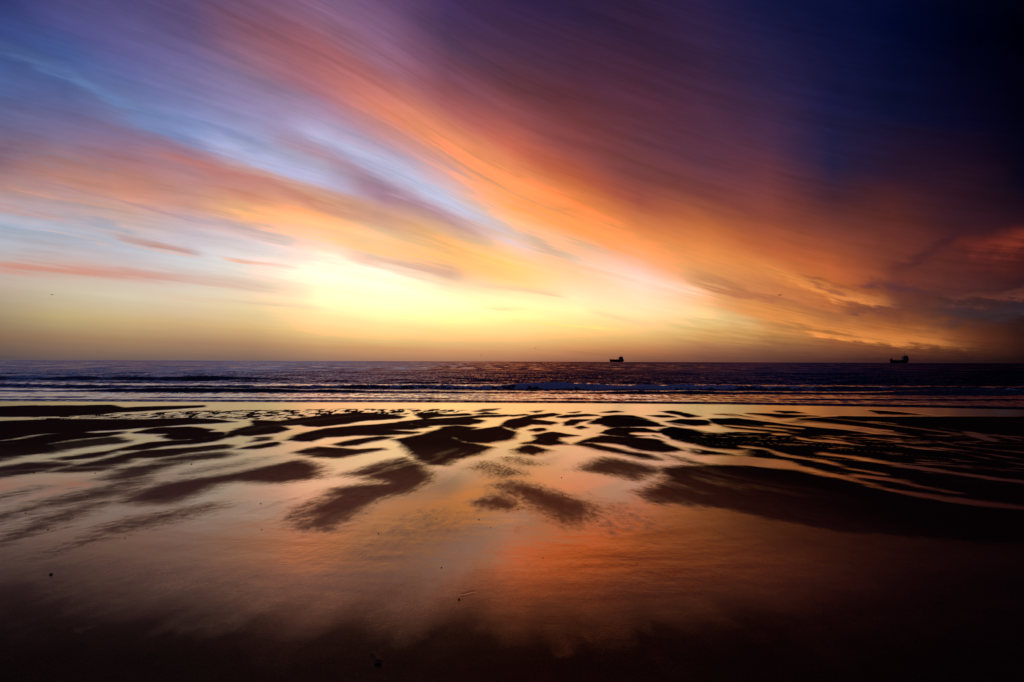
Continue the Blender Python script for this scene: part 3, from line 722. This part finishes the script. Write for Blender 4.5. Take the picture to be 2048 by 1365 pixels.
def sea_height(X, Y):
    shore = 18.9 - 0.0068 * np.maximum(X, 0) ** 2 * sstep(X, 60, 30) + 0.35 * (fbm(X * 0.22, X * 0, 31) - 0.5)
    z = 0.008 + 0.040 * wave(Y, shore + 0.25, 0.16, 0.5)
    z = z + 0.045 * wave(Y, 20.6 + 0.5 * (fbm(X * 0.15, X * 0, 32) - 0.5), 0.35, 0.8) * sstep(fbm(X * 0.2, X * 0 + 5, 33), 0.42, 0.6)
    h2 = 0.05 + 0.15 * sstep(fbm(X * 0.16, X * 0, 34), 0.3, 0.7)
    z = z + h2 * wave(Y, 24.3 + 0.7 * (fbm(X * 0.1, X * 0, 35) - 0.5), 0.45, 1.2)
    z = z + crest_h(X) * wave(Y, crest_y(X), 0.75, 2.6)
    z = z + (0.19 * sstep(X, -13, -20) + 0.05) * wave(Y, 39.0 + 0.8 * (fbm(X * 0.08, X * 0, 36) - 0.5), 1.3, 4.0)
    z = z + 0.12 * sstep(fbm(X * 0.05, X * 0 + 2, 37), 0.45, 0.65) * wave(Y, 47.0, 2.5, 5.0)
    z = z + 0.14 * sstep(fbm(X * 0.03, X * 0 + 7, 38), 0.42, 0.65) * wave(Y, 66.0, 4.0, 8.0)
    # wind chop
    rg = np.random.default_rng(5)
    res = 0.15 * Y * Y / 768 * 4
    for k in range(44):
        lam = 0.28 * (7.0 / 0.28) ** rg.random()
        a = rg.normal(0, 0.55)
        ph = rg.random() * 6.28
        kx, ky = 2 * PI / lam * math.sin(a), 2 * PI / lam * math.cos(a)
        amp = 0.0050 * lam ** 0.7
        env = sstep(Y, 24, 34) * 1.0 + sstep(Y, shore, shore + 1.5) * (0.30 if lam < 2 else 0.06) * (1 - sstep(Y, 24, 34))
        z = z + amp * env * sstep(lam / np.maximum(res, 1e-3), 0.5, 1.4) * np.sin(kx * X + ky * Y + ph)
    z = z - 0.10 * sstep(shore - Y, -0.02, 0.35)
    return z


def build_sea():
    ys = rows(15.5, 130.0, 0.16 / 768)
    y = ys[-1]
    while y < 90000:
        y *= 1.12
        ys.append(y)
    us = [-40, -8, -3.5, -2.3] + list(np.linspace(-1.7, 1.7, 1500)) + [2.3, 3.5, 8, 40]
    Yg, Ug = np.meshgrid(np.array(ys), np.array(us, float), indexing='ij')
    Xg = Ug * Yg
    z = np.where(Yg < 140, sea_height(Xg, Yg), 0.0)
    m, n, b = new_mat('sea_water')
    pos = n.new('ShaderNodeNewGeometry')
    sp = n.new('ShaderNodeSeparateXYZ')
    n.put(sp.inputs[0], pos.outputs['Position'])
    PX, PY = V(n, sp.outputs[0]), V(n, sp.outputs[1])
    c1 = n.noise(n.xyz(PX * 5.0, PY * 1.7, 0.0), 1.0, 2.0, 0.6, True)
    c2 = n.noise(n.xyz(PX * 0.42, PY * 0.09, 3.0), 1.0, 3.0, 0.65, True)
    c3 = n.noise(n.xyz(PX * 0.05, PY * 0.0045, 6.0), 1.0, 4.0, 0.7, True)
    f2 = n.smooth(PY, 45.0, 120.0)
    f3 = n.smooth(PY, 250.0, 900.0)
    c = n.mix(f3, n.mix(f2, c1, c2), c3)
    v = n.new('ShaderNodeVectorMath', operation='SUBTRACT')
    n.put(v.inputs[0], c)
    v.inputs[1].default_value = (0.5, 0.5, 0.5)
    v2 = n.new('ShaderNodeVectorMath', operation='MULTIPLY')
    n.put(v2.inputs[0], v.outputs[0])
    amp = n.smooth(PY, 26.5, 36.0, 0.24, SEA_SLOPE)
    n.put(v2.inputs[1], n.xyz(amp * 0.8, amp * 1.6, 0.0))
    v3 = n.new('ShaderNodeVectorMath', operation='ADD')
    n.put(v3.inputs[0], v2.outputs[0])
    n.put(v3.inputs[1], pos.outputs['Normal'])
    v4 = n.new('ShaderNodeVectorMath', operation='ADD')
    n.put(v4.inputs[0], v3.outputs[0])
    n.put(v4.inputs[1], n.xyz(0.0, n.smooth(PY, 27.5, 37.0, -0.07, -SEA_LEAN), 0.0))
    v5 = n.new('ShaderNodeVectorMath', operation='NORMALIZE')
    n.put(v5.inputs[0], v4.outputs[0])
    n.put(b.inputs['Normal'], v5.outputs[0])
    b.inputs['Base Color'].default_value = (0.004, 0.005, 0.009, 1)
    b.inputs['Roughness'].default_value = 0.06
    b.inputs['Specular Tint'].default_value = (1.0, 0.90, 0.80, 1)
    b.inputs['IOR'].default_value = 1.33
    ob = grid_object('sea', Xg, Yg, z, m)
    ob['kind'] = 'structure'


SEA_SLOPE, SEA_LEAN = 0.33, 0.215
build_sea()


def build_foam():
    """White water tumbling down the face of the breaking wave."""
    xs = np.linspace(-44, 44, 2600)
    vs = np.linspace(0, 1, 34)
    Vg, Xg = np.meshgrid(vs, xs, indexing='ij')
    Yc = crest_y(Xg)
    spread = 0.6 + 0.4 * fbm(Xg * 0.35, Xg * 0, 41)
    Yg = Yc - 0.85 * spread + Vg * (0.85 * spread + 0.35)
    cover = 0.34 + 0.28 * np.exp(-((Xg - 6) / 7.0) ** 2) + 0.06 * sstep(Xg, -16, -6) - 0.16 * sstep(Xg, 11, 18)
    lump = 0.5 * fbm(Xg * 1.6, Yg * 2.4, 42, 3) + 0.5 * fbm(Xg * 7, Yg * 7, 43, 4, 0.6)
    edge = sstep(Vg, 0, 0.2) * sstep(Vg, 1.0, 0.8)
    up = (lump - (1 - cover) * 0.78) * edge
    top = 0.07 * sstep(fbm(Xg * 3.5, Yg * 0 + 1, 44, 4, 0.65), 0.52, 0.8) * np.exp(-((Vg - 0.72) / 0.12) ** 2)
    Zg = sea_height(Xg, Yg) + np.clip(up, -0.06, 0.4) * 0.14 - 0.02 * (1 - edge) - 0.012 + top * np.exp(-((Xg - 4) / 9) ** 2)
    m, n, b = new_mat('sea_foam')
    geo_ = n.new('ShaderNodeNewGeometry')
    g = n.noise(geo_.outputs['Position'], 9.0, 4.0, 0.65)
    n.put(b.inputs['Base Color'], n.ramp(g, [(0.3, (0.42, 0.45, 0.5)), (0.65, (0.80, 0.82, 0.85))]))
    b.inputs['Roughness'].default_value = 0.9
    b.inputs['Specular IOR Level'].default_value = 0.1
    bp = n.new('ShaderNodeBump')
    bp.inputs['Distance'].default_value = 0.05
    n.put(bp.inputs['Height'], g)
    n.put(b.inputs['Normal'], bp.outputs[0])
    ob = grid_object('sea_foam', Xg, Yg, Zg, m)
    ob['kind'] = 'stuff'
    ob['label'] = 'white foam tumbling along the crest of the breaking wave'
    ob['category'] = 'sea foam'


build_foam()

# ------------------------------------------------------------------ things
def paint(name, colour, rough=0.55, vary=0.35, scale=3.0):
    m, n, b = new_mat(name)
    tc = n.new('ShaderNodeTexCoord')
    g = n.noise(tc.outputs['Object'], scale, 4.0, 0.6)
    dark = tuple(c * (1 - vary) for c in colour)
    lite = tuple(min(1, c * (1 + vary)) for c in colour)
    n.put(b.inputs['Base Color'], n.ramp(g, [(0.3, dark), (0.7, lite)]))
    b.inputs['Roughness'].default_value = rough
    b.inputs['Specular IOR Level'].default_value = 0.2
    return m


M_HULL = paint('hull_paint', (0.020, 0.010, 0.010), 0.6, 0.4, 0.2)
M_HULL_B = paint('hull_paint_black', (0.010, 0.010, 0.012), 0.6, 0.4, 0.2)
M_HOUSE = paint('house_paint', (0.22, 0.23, 0.27), 0.5, 0.15, 0.3)
M_HOUSE_B = paint('dim_house_paint', (0.09, 0.09, 0.105), 0.5, 0.15, 0.3)
M_STEEL = paint('deck_steel', (0.03, 0.022, 0.02), 0.6, 0.3, 0.5)
M_GLASS = paint('bridge_glass', (0.006, 0.007, 0.01), 0.1, 0.2, 0.5)
M_BOAT = paint('lifeboat_paint', (0.22, 0.21, 0.21), 0.5, 0.1, 0.5)
M_STONE = paint('dark_stone', (0.008, 0.006, 0.005), 0.7, 0.5, 60.0)
M_STONE.node_tree.nodes['Principled BSDF'].inputs['Specular IOR Level'].default_value = 0.05
M_FEATHER = paint('feathers', (0.02, 0.018, 0.018), 0.9, 0.3, 8.0)


def mesh_obj(name, bm, mat, parent=None, loc=None):
    me = bpy.data.meshes.new(name)
    bmesh.ops.recalc_face_normals(bm, faces=bm.faces)
    bm.to_mesh(me)
    bm.free()
    me.materials.append(mat)
    ob = link(bpy.data.objects.new(name, me))
    if parent is not None:
        ob.parent = parent
    if loc is not None:
        ob.location = loc
    return ob


def tag(o, label, cat, group=None):
    o['label'] = label
    o['category'] = cat
    if group:
        o['group'] = group
    return o


def box(bm, x0, x1, y0, y1, z0, z1, bev=0.0):
    r = bmesh.ops.create_cube(bm, size=1.0)
    for v in r['verts']:
        v.co = ((x0 + x1) / 2 + v.co.x * (x1 - x0), (y0 + y1) / 2 + v.co.y * (y1 - y0), (z0 + z1) / 2 + v.co.z * (z1 - z0))
    if bev:
        es = list({e for v in r['verts'] for e in v.link_edges})
        bmesh.ops.bevel(bm, geom=es, offset=bev, segments=2, affect='EDGES')


def prism(bm, prof, y0, y1):
    """Extrude an outline in the x-z plane from y0 to y1."""
    a = [bm.verts.new((x, y0, z)) for x, z in prof]
    b = [bm.verts.new((x, y1, z)) for x, z in prof]
    n = len(prof)
    bm.faces.new(a)
    bm.faces.new(b[::-1])
    for i in range(n):
        bm.faces.new((a[i], b[i], b[(i + 1) % n], a[(i + 1) % n]))


def tube(bm, p, q, r0, r1=None, seg=10):
    p, q = Vector(p), Vector(q)
    r1 = r0 if r1 is None else r1
    d = (q - p).normalized()
    u = d.orthogonal().normalized()
    v = d.cross(u)
    A = [bm.verts.new(p + (u * math.cos(2 * PI * i / seg) + v * math.sin(2 * PI * i / seg)) * r0) for i in range(seg)]
    B = [bm.verts.new(q + (u * math.cos(2 * PI * i / seg) + v * math.sin(2 * PI * i / seg)) * r1) for i in range(seg)]
    for i in range(seg):
        bm.faces.new((A[i], A[(i + 1) % seg], B[(i + 1) % seg], B[i]))
    bm.faces.new(A[::-1])
    bm.faces.new(B)


def hull_mesh(stations):
    """stations: (x at deck, x at waterline, half beam at deck, half beam at waterline, deck height)."""
    bm = bmesh.new()
    rings = []
    for xd, xw, bd, bw, zd in stations:
        ring = []
        for k in range(7):                  # from the port rail down round the bottom to starboard
            f = k / 6.0
            ring.append((xd + (xw - xd) * f ** 1.3, -(bd + (bw - bd) * f ** 1.6), zd * (1 - f) - 0.0 * f))
        ring.append((xw, 0.0, -3.0))
        full = ring + [(x, -y, z) for x, y, z in ring[-2::-1]]
        rings.append([bm.verts.new(c) for c in full])
    for a, b in zip(rings[:-1], rings[1:]):
        for i in range(len(a) - 1):
            bm.faces.new((a[i], a[i + 1], b[i + 1], b[i]))
        bm.faces.new((a[-1], a[0], b[0], b[-1]))        # deck
    bm.faces.new(rings[0])
    bm.faces.new(rings[-1][::-1])
    return bm


def ship(name, loc, label, cat):
    e = bpy.data.objects.new(name, None)
    link(e)
    e.location = loc
    e.scale = (1, 1, 1.14)
    return tag(e, label, cat)


def windows(parent, x, y, z0, z1, count, step):
    for i in range(count):
        bm = bmesh.new()
        box(bm, x + i * step, x + i * step + step * 0.62, y - 0.12, y + 0.05, z0, z1)
        mesh_obj('window', bm, M_GLASS, parent)


def small_tanker():
    t = ship('tanker', (627, 3300, 0), 'small tanker with a railed low deck and high stern house, left of the two ships', 'ship')
    st_ = [(0.0, 5.6, 0.5, 0.3, 17.6), (2.5, 7.0, 3.6, 0.8, 16.9), (7, 10, 6.6, 3.0, 16.0), (14, 15, 8.2, 6.8, 15.2),
           (26, 26, 8.5, 8.4, 14.9), (45, 45, 8.5, 8.5, 14.7), (62, 62, 8.5, 8.4, 14.7), (78, 76, 8.4, 7.4, 14.4),
           (88, 82, 8.0, 5.6, 12.8), (93, 85, 7.0, 3.6, 11.2), (95, 86.5, 5.8, 2.4, 9.8)]
    mesh_obj('hull', hull_mesh(st_), M_HULL, t)
    bm = bmesh.new()
    prism(bm, [(61.5, 13.6), (61.5, 25.8), (60.2, 26.0), (60.2, 28.2), (67.0, 29.0), (69.0, 30.6), (80.5, 30.9),
               (85.0, 29.6), (87.5, 23.0), (90.5, 15.5), (91.0, 11.6)], -7.4, 7.4)
    sh = mesh_obj('superstructure', bm, M_HOUSE, t)
    windows(sh, 62.5, -7.42, 26.2, 27.6, 4, 1.5)
    windows(sh, 64.0, -7.42, 21.0, 22.2, 7, 2.9)
    windows(sh, 64.0, -7.42, 17.2, 18.4, 7, 2.9)
    bm = bmesh.new()
    prism(bm, [(81, 30.4), (81.6, 33.4), (85.4, 33.0), (86.4, 28.0), (84.5, 28.0)], -2.2, 2.2)
    mesh_obj('funnel', bm, M_STEEL, t)
    bm = bmesh.new()
    tube(bm, (74.5, 0, 29.5), (75.0, 0, 42.0), 1.2, 0.55)
    tube(bm, (75.0, -3, 36.4), (75.0, 3, 36.4), 0.25)
    tube(bm, (75.0, 0, 38.5), (76.6, 0, 40.6), 0.25)
    mesh_obj('mast', bm, M_STEEL, t)
    bm = bmesh.new()
    box(bm, 22.2, 26.0, -3, 3, 14.6, 18.0, 0.2)
    tube(bm, (24.2, 0, 17.0), (24.2, 0, 20.2), 0.7)
    mesh_obj('deck_house', bm, M_STEEL, t)
    bm = bmesh.new()
    for x in (46.5, 52.6):
        tube(bm, (x, 0, 14.2), (x, 0, 20.6), 0.5)
    tube(bm, (46.3, 0, 20.6), (52.8, 0, 21.6), 0.5)
    mesh_obj('hose_crane', bm, M_STEEL, t)
    bm = bmesh.new()
    tube(bm, (9.5, 0, 15.4), (9.5, 0, 22.6), 0.32, 0.2)
    mesh_obj('foremast', bm, M_STEEL, t)
    bm = bmesh.new()
    for y in (-7.9, 7.9):
        tube(bm, (14, y, 16.0), (60, y, 15.6), 0.12, seg=6)
        for k in range(12):
            x = 14 + k * 4.18
            tube(bm, (x, y, 14.2), (x, y, 16.0 - 0.4 * k / 11), 0.1, seg=6)
    mesh_obj('railing', bm, M_STEEL, t)


def cargo_ship():
    t = ship('cargo_ship', (2214, 3000, 0), 'dark cargo ship with upright bow post and tall stern house, right of the two ships', 'ship')
    st_ = [(0.0, 1.6, 0.6, 0.4, 14.6), (2.0, 3.2, 4.2, 1.2, 14.6), (6, 7, 7.4, 4.6, 14.5), (12, 12.5, 8.8, 7.6, 14.3),
           (25, 25, 9.2, 9.0, 14.2), (50, 50, 9.2, 9.2, 14.2), (72, 72, 9.2, 9.0, 14.6), (88, 86, 9.0, 7.6, 15.6),
           (100, 94, 8.4, 5.2, 16.6), (105, 98, 7.4, 3.4, 16.8)]
    mesh_obj('hull', hull_mesh(st_), M_HULL_B, t)
    bm = bmesh.new()
    prism(bm, [(1.2, 13.8), (2.4, 19.0), (5.4, 20.0), (5.6, 24.2), (11.4, 24.2), (11.6, 13.8)], -4.5, 4.5)
    mesh_obj('forecastle', bm, M_HULL_B, t)
    bm = bmesh.new()
    prism(bm, [(66, 14.0), (68, 17.2), (73.6, 17.6), (74.0, 31.5), (75.6, 36.2), (98.5, 36.6), (101.4, 32.5),
               (103.4, 22.0), (103.6, 15.6)], -8.0, 8.0)
    sh = mesh_obj('superstructure', bm, M_HOUSE_B, t)
    windows(sh, 76.5, -8.02, 33.0, 34.8, 8, 2.6)
    windows(sh, 77.0, -8.02, 26.5, 28.0, 7, 3.2)
    windows(sh, 77.0, -8.02, 21.5, 23.0, 7, 3.2)
    bm = bmesh.new()
    prism(bm, [(93, 36.0), (93.6, 40.0), (97.6, 39.4), (98.2, 36.0)], -2.4, 2.4)
    mesh_obj('funnel', bm, M_STEEL, t)
    bm = bmesh.new()
    tube(bm, (84.6, 0, 36.0), (84.9, 0, 54.0), 1.2, 0.6)
    tube(bm, (84.8, -3.5, 44.5), (84.8, 3.5, 44.5), 0.3)
    mesh_obj('mast', bm, M_STEEL, t)
    bm = bmesh.new()
    r = bmesh.ops.create_uvsphere(bm, u_segments=14, v_segments=8, radius=1.0)
    for v in r['verts']:
        v.co = (71.0 + v.co.x * 3.2, -6.2 + v.co.y * 1.4, 23.2 + v.co.z * 1.5)
    lb = mesh_obj('lifeboat', bm, M_BOAT, t)
    bm = bmesh.new()
    tube(bm, (68.6, -6.2, 16.6), (70.0, -6.2, 26.0), 0.35)
    tube(bm, (70.0, -6.2, 26.0), (73.4, -6.2, 26.4), 0.35)
    mesh_obj('davit', bm, M_STEEL, t)
    bm = bmesh.new()
    for k in range(4):
        box(bm, 14 + k * 13, 25.5 + k * 13, -6.5, 6.5, 14.0, 15.4, 0.15)
    mesh_obj('hatch_covers', bm, M_STEEL, t)


small_tanker()
cargo_ship()


def gull(loc, span, heading, up_l, up_r, tip_l, tip_r, label, bank=0.0):
    """One continuous body: head, beak, tail and two bent wings.  heading 0 faces +X."""
    bm = bmesh.new()
    L = span * 0.36
    prof = [(0.56, 0.004, 0.0), (0.50, 0.018, 0.006), (0.44, 0.045, 0.02), (0.36, 0.060, 0.025), (0.28, 0.058, 0.012), (0.15, 0.095, 0.0),
            (-0.05, 0.105, -0.005), (-0.25, 0.075, 0.0), (-0.40, 0.045, 0.01), (-0.60, 0.02, 0.015)]
    rings = []
    for x, r, z in prof:
        wide = 2.4 if x < -0.5 else 1.0
        rings.append([bm.verts.new((x * L, math.cos(a) * r * L * wide * 1.3, z * L + math.sin(a) * r * L * 1.15))
                      for a in [2 * PI * i / 10 for i in range(10)]])
    for a, b in zip(rings[:-1], rings[1:]):
        for i in range(10):
            bm.faces.new((a[i], a[(i + 1) % 10], b[(i + 1) % 10], b[i]))
    bm.faces.new(rings[0][::-1])
    bm.faces.new(rings[-1])
    for side, up, tip in ((1, up_l, tip_l), (-1, up_r, tip_r)):
        h = span / 2
        sec = []
        y, z = 0.04 * L, 0.03 * L
        for k in range(9):
            f = k / 8.0
            chord = h * (0.36 * (1 - f) ** 0.55 + 0.015)
            lead = h * (0.12 + 0.10 * math.sin(f * PI * 0.9) - 0.20 * max(0, f - 0.45))
            th = 0.05 * h * (1 - 0.8 * f)
            sec.append([bm.verts.new((lead, side * y, z)), bm.verts.new((lead - chord * 0.3, side * y, z + th)),
                        bm.verts.new((lead - chord, side * y, z)), bm.verts.new((lead - chord * 0.3, side * y, z - th * 0.5))])
            ang = up if f < 0.42 else tip
            y += h / 8 * math.cos(ang)
            z += h / 8 * math.sin(ang)
        for a, b in zip(sec[:-1], sec[1:]):
            for i in range(4):
                bm.faces.new((a[i], a[(i + 1) % 4], b[(i + 1) % 4], b[i]))
        bm.faces.new(sec[0])
        bm.faces.new(sec[-1][::-1])
    ob = mesh_obj('bird', bm, M_FEATHER, None, loc)
    ob.rotation_euler = (bank, 0.65, heading)
    return tag(ob, label, 'bird', 'birds flying over the sea')


gull((78.53, 150, 21.25), 1.8, math.radians(-82), 0.28, 0.80, 0.35, 0.62,
     'largest bird, wings raised in flight against the orange cloud at the right', 0.12)
gull((-207.6, 230, 30.88), 1.6, math.radians(105), 0.30, 0.20, 0.05, -0.15,
     'small bird gliding in the pale sky at the far left', -0.2)
gull((-19.94, 330, 5.46), 1.6, math.radians(80), 0.6, 0.6, 0.25, 0.25,
     'tiny bird just above the horizon at the centre, left and lower of a pair')
gull((13.79, 300, 9.31), 1.6, math.radians(-100), 0.3, 0.3, -0.05, -0.05,
     'tiny bird above the horizon at the centre, right and higher of a pair')
gull((162.38, 420, 3.9), 1.2, math.radians(70), 0.9, 0.5, 0.7, 0.3,
     'tiny bird low over the sea between the two ships, right of another speck')
gull((154.03, 460, 2.7), 1.0, math.radians(-75), 0.35, 0.35, 0.1, 0.1,
     'faintest bird skimming the horizon between the two ships, nearest the tanker')

# loose stones and pebbles on the sand: (x, y, width, label, category)
PEBBLES = [
    (-0.263, 2.633, 0.0140, 'roundest and largest black pebble on the bare wet sand in the middle foreground', 'pebble'),
    (-2.603, 2.947, 0.0181, 'black pebble lying alone on the dim wet sand near the left edge', 'pebble'),
    (-0.518, 2.038, 0.0251, 'widest dark angular stone lying nearest the camera on the dim brown sand', 'stone'),
    (-0.412, 3.077, 0.0093, 'small dark pebble a little behind the largest black pebble', 'pebble'),
    (-5.603, 6.066, 0.0174, 'left one of two specks lying on the bright water left of the sand banks', 'pebble'),
    (-4.873, 6.048, 0.0151, 'right one of two specks lying on the bright water left of the sand banks', 'pebble'),
    (-4.006, 4.276, 0.0115, 'tiny dark pebble by the left edge on the blue grey water', 'pebble'),
    (-3.405, 3.816, 0.0118, 'tiny dark pebble below the blue grey water near the left edge', 'pebble'),
    (-3.981, 4.861, 0.0123, 'tiny dark pebble on the feathered sand streak at the left', 'pebble'),
    (-2.237, 4.624, 0.0127, 'dark pebble just in front of the long feathered sand bank', 'pebble'),
    (-1.842, 3.834, 0.0089, 'tiny dark pebble between the orange water and the hooked sand bank', 'pebble'),
    (-2.634, 4.391, 0.0101, 'tiny dark pebble off the tail of the long feathered sand bank', 'pebble'),
    (-2.692, 3.620, 0.0082, 'tiny dark pebble where the water turns orange at the left', 'pebble'),
    (-4.366, 6.831, 0.0158, 'smaller of two pebbles close together behind the long feathered sand bank', 'pebble'),
    (-4.140, 6.681, 0.0192, 'larger of two pebbles close together behind the long feathered sand bank', 'pebble'),
    (-1.800, 4.226, 0.0099, 'tiny dark pebble just left of the tip of the hooked sand bank', 'pebble'),
    (-0.958, 3.745, 0.0104, 'dark pebble on the orange water in front of the hooked sand bank', 'pebble'),
    (-0.258, 4.126, 0.0111, 'dark pebble in front of the small round sand patch at the centre', 'pebble'),
    (0.568, 5.873, 0.0145, 'dark pebble on the pale orange water above the white cloud reflection', 'pebble'),
    (0.495, 5.022, 0.0133, 'dark pebble below the white cloud reflection beside the slanting sand patch', 'pebble'),
    (1.330, 4.750, 0.0131, 'dark pebble at the left edge of the large black sand bank', 'pebble'),
    (0.294, 4.230, 0.0096, 'tiny dark pebble on the front edge of the slanting sand patch', 'pebble'),
    (0.198, 3.246, 0.0072, 'tiny dark pebble alone on the deep orange water at the centre', 'pebble'),
    (0.678, 4.087, 0.0090, 'tiny dark pebble right of the slanting sand patch', 'pebble'),
    (0.061, 4.461, 0.0119, 'dark pebble touching the small round sand patch at the centre', 'pebble'),
    (-0.157, 3.906, 0.0072, 'tiny pebble just in front of and right of a dark pebble at the centre', 'pebble'),
    (1.095, 4.202, 0.0087, 'tiny dark pebble on the ribbed sand fan at the right', 'pebble'),
    (0.761, 3.149, 0.0067, 'rightmost tiny pebble on the dark red wet sand', 'pebble'),
]
for k, (x, y, w, label, cat) in enumerate(PEBBLES):
    rg = random.Random(k + 40)
    bm = bmesh.new()
    r = bmesh.ops.create_icosphere(bm, subdivisions=3, radius=0.5)
    off = Vector((rg.random() * 9, rg.random() * 9, rg.random() * 9))
    flat = 0.62 if cat == 'pebble' else 0.42
    for v in r['verts']:
        q = v.co.normalized()
        a = mnoise.noise(q * 1.3 + off) * 0.35 + mnoise.noise(q * 3.5 + off) * 0.10
        if cat == 'stone':
            a += 0.25 * max(0, q.x * 0.8 + q.y * 0.3) - 0.2 * max(0, -q.x)
        v.co = q * 0.5 * (1 + a)
        v.co.z *= flat
    for f in bm.faces:
        f.smooth = True
    bmesh.ops.scale(bm, vec=(w, w * 0.8, w), verts=bm.verts)
    ob = mesh_obj(cat, bm, M_STONE, None, (x, y, float(beach_z(y)) + w * 0.5 * flat * 0.45))
    ob.rotation_euler = (0, 0, rg.random() * 6.28 if cat == 'pebble' else 0.2)
    tag(ob, label, cat, 'pebbles scattered on the wet sand' if cat == 'pebble' else None)
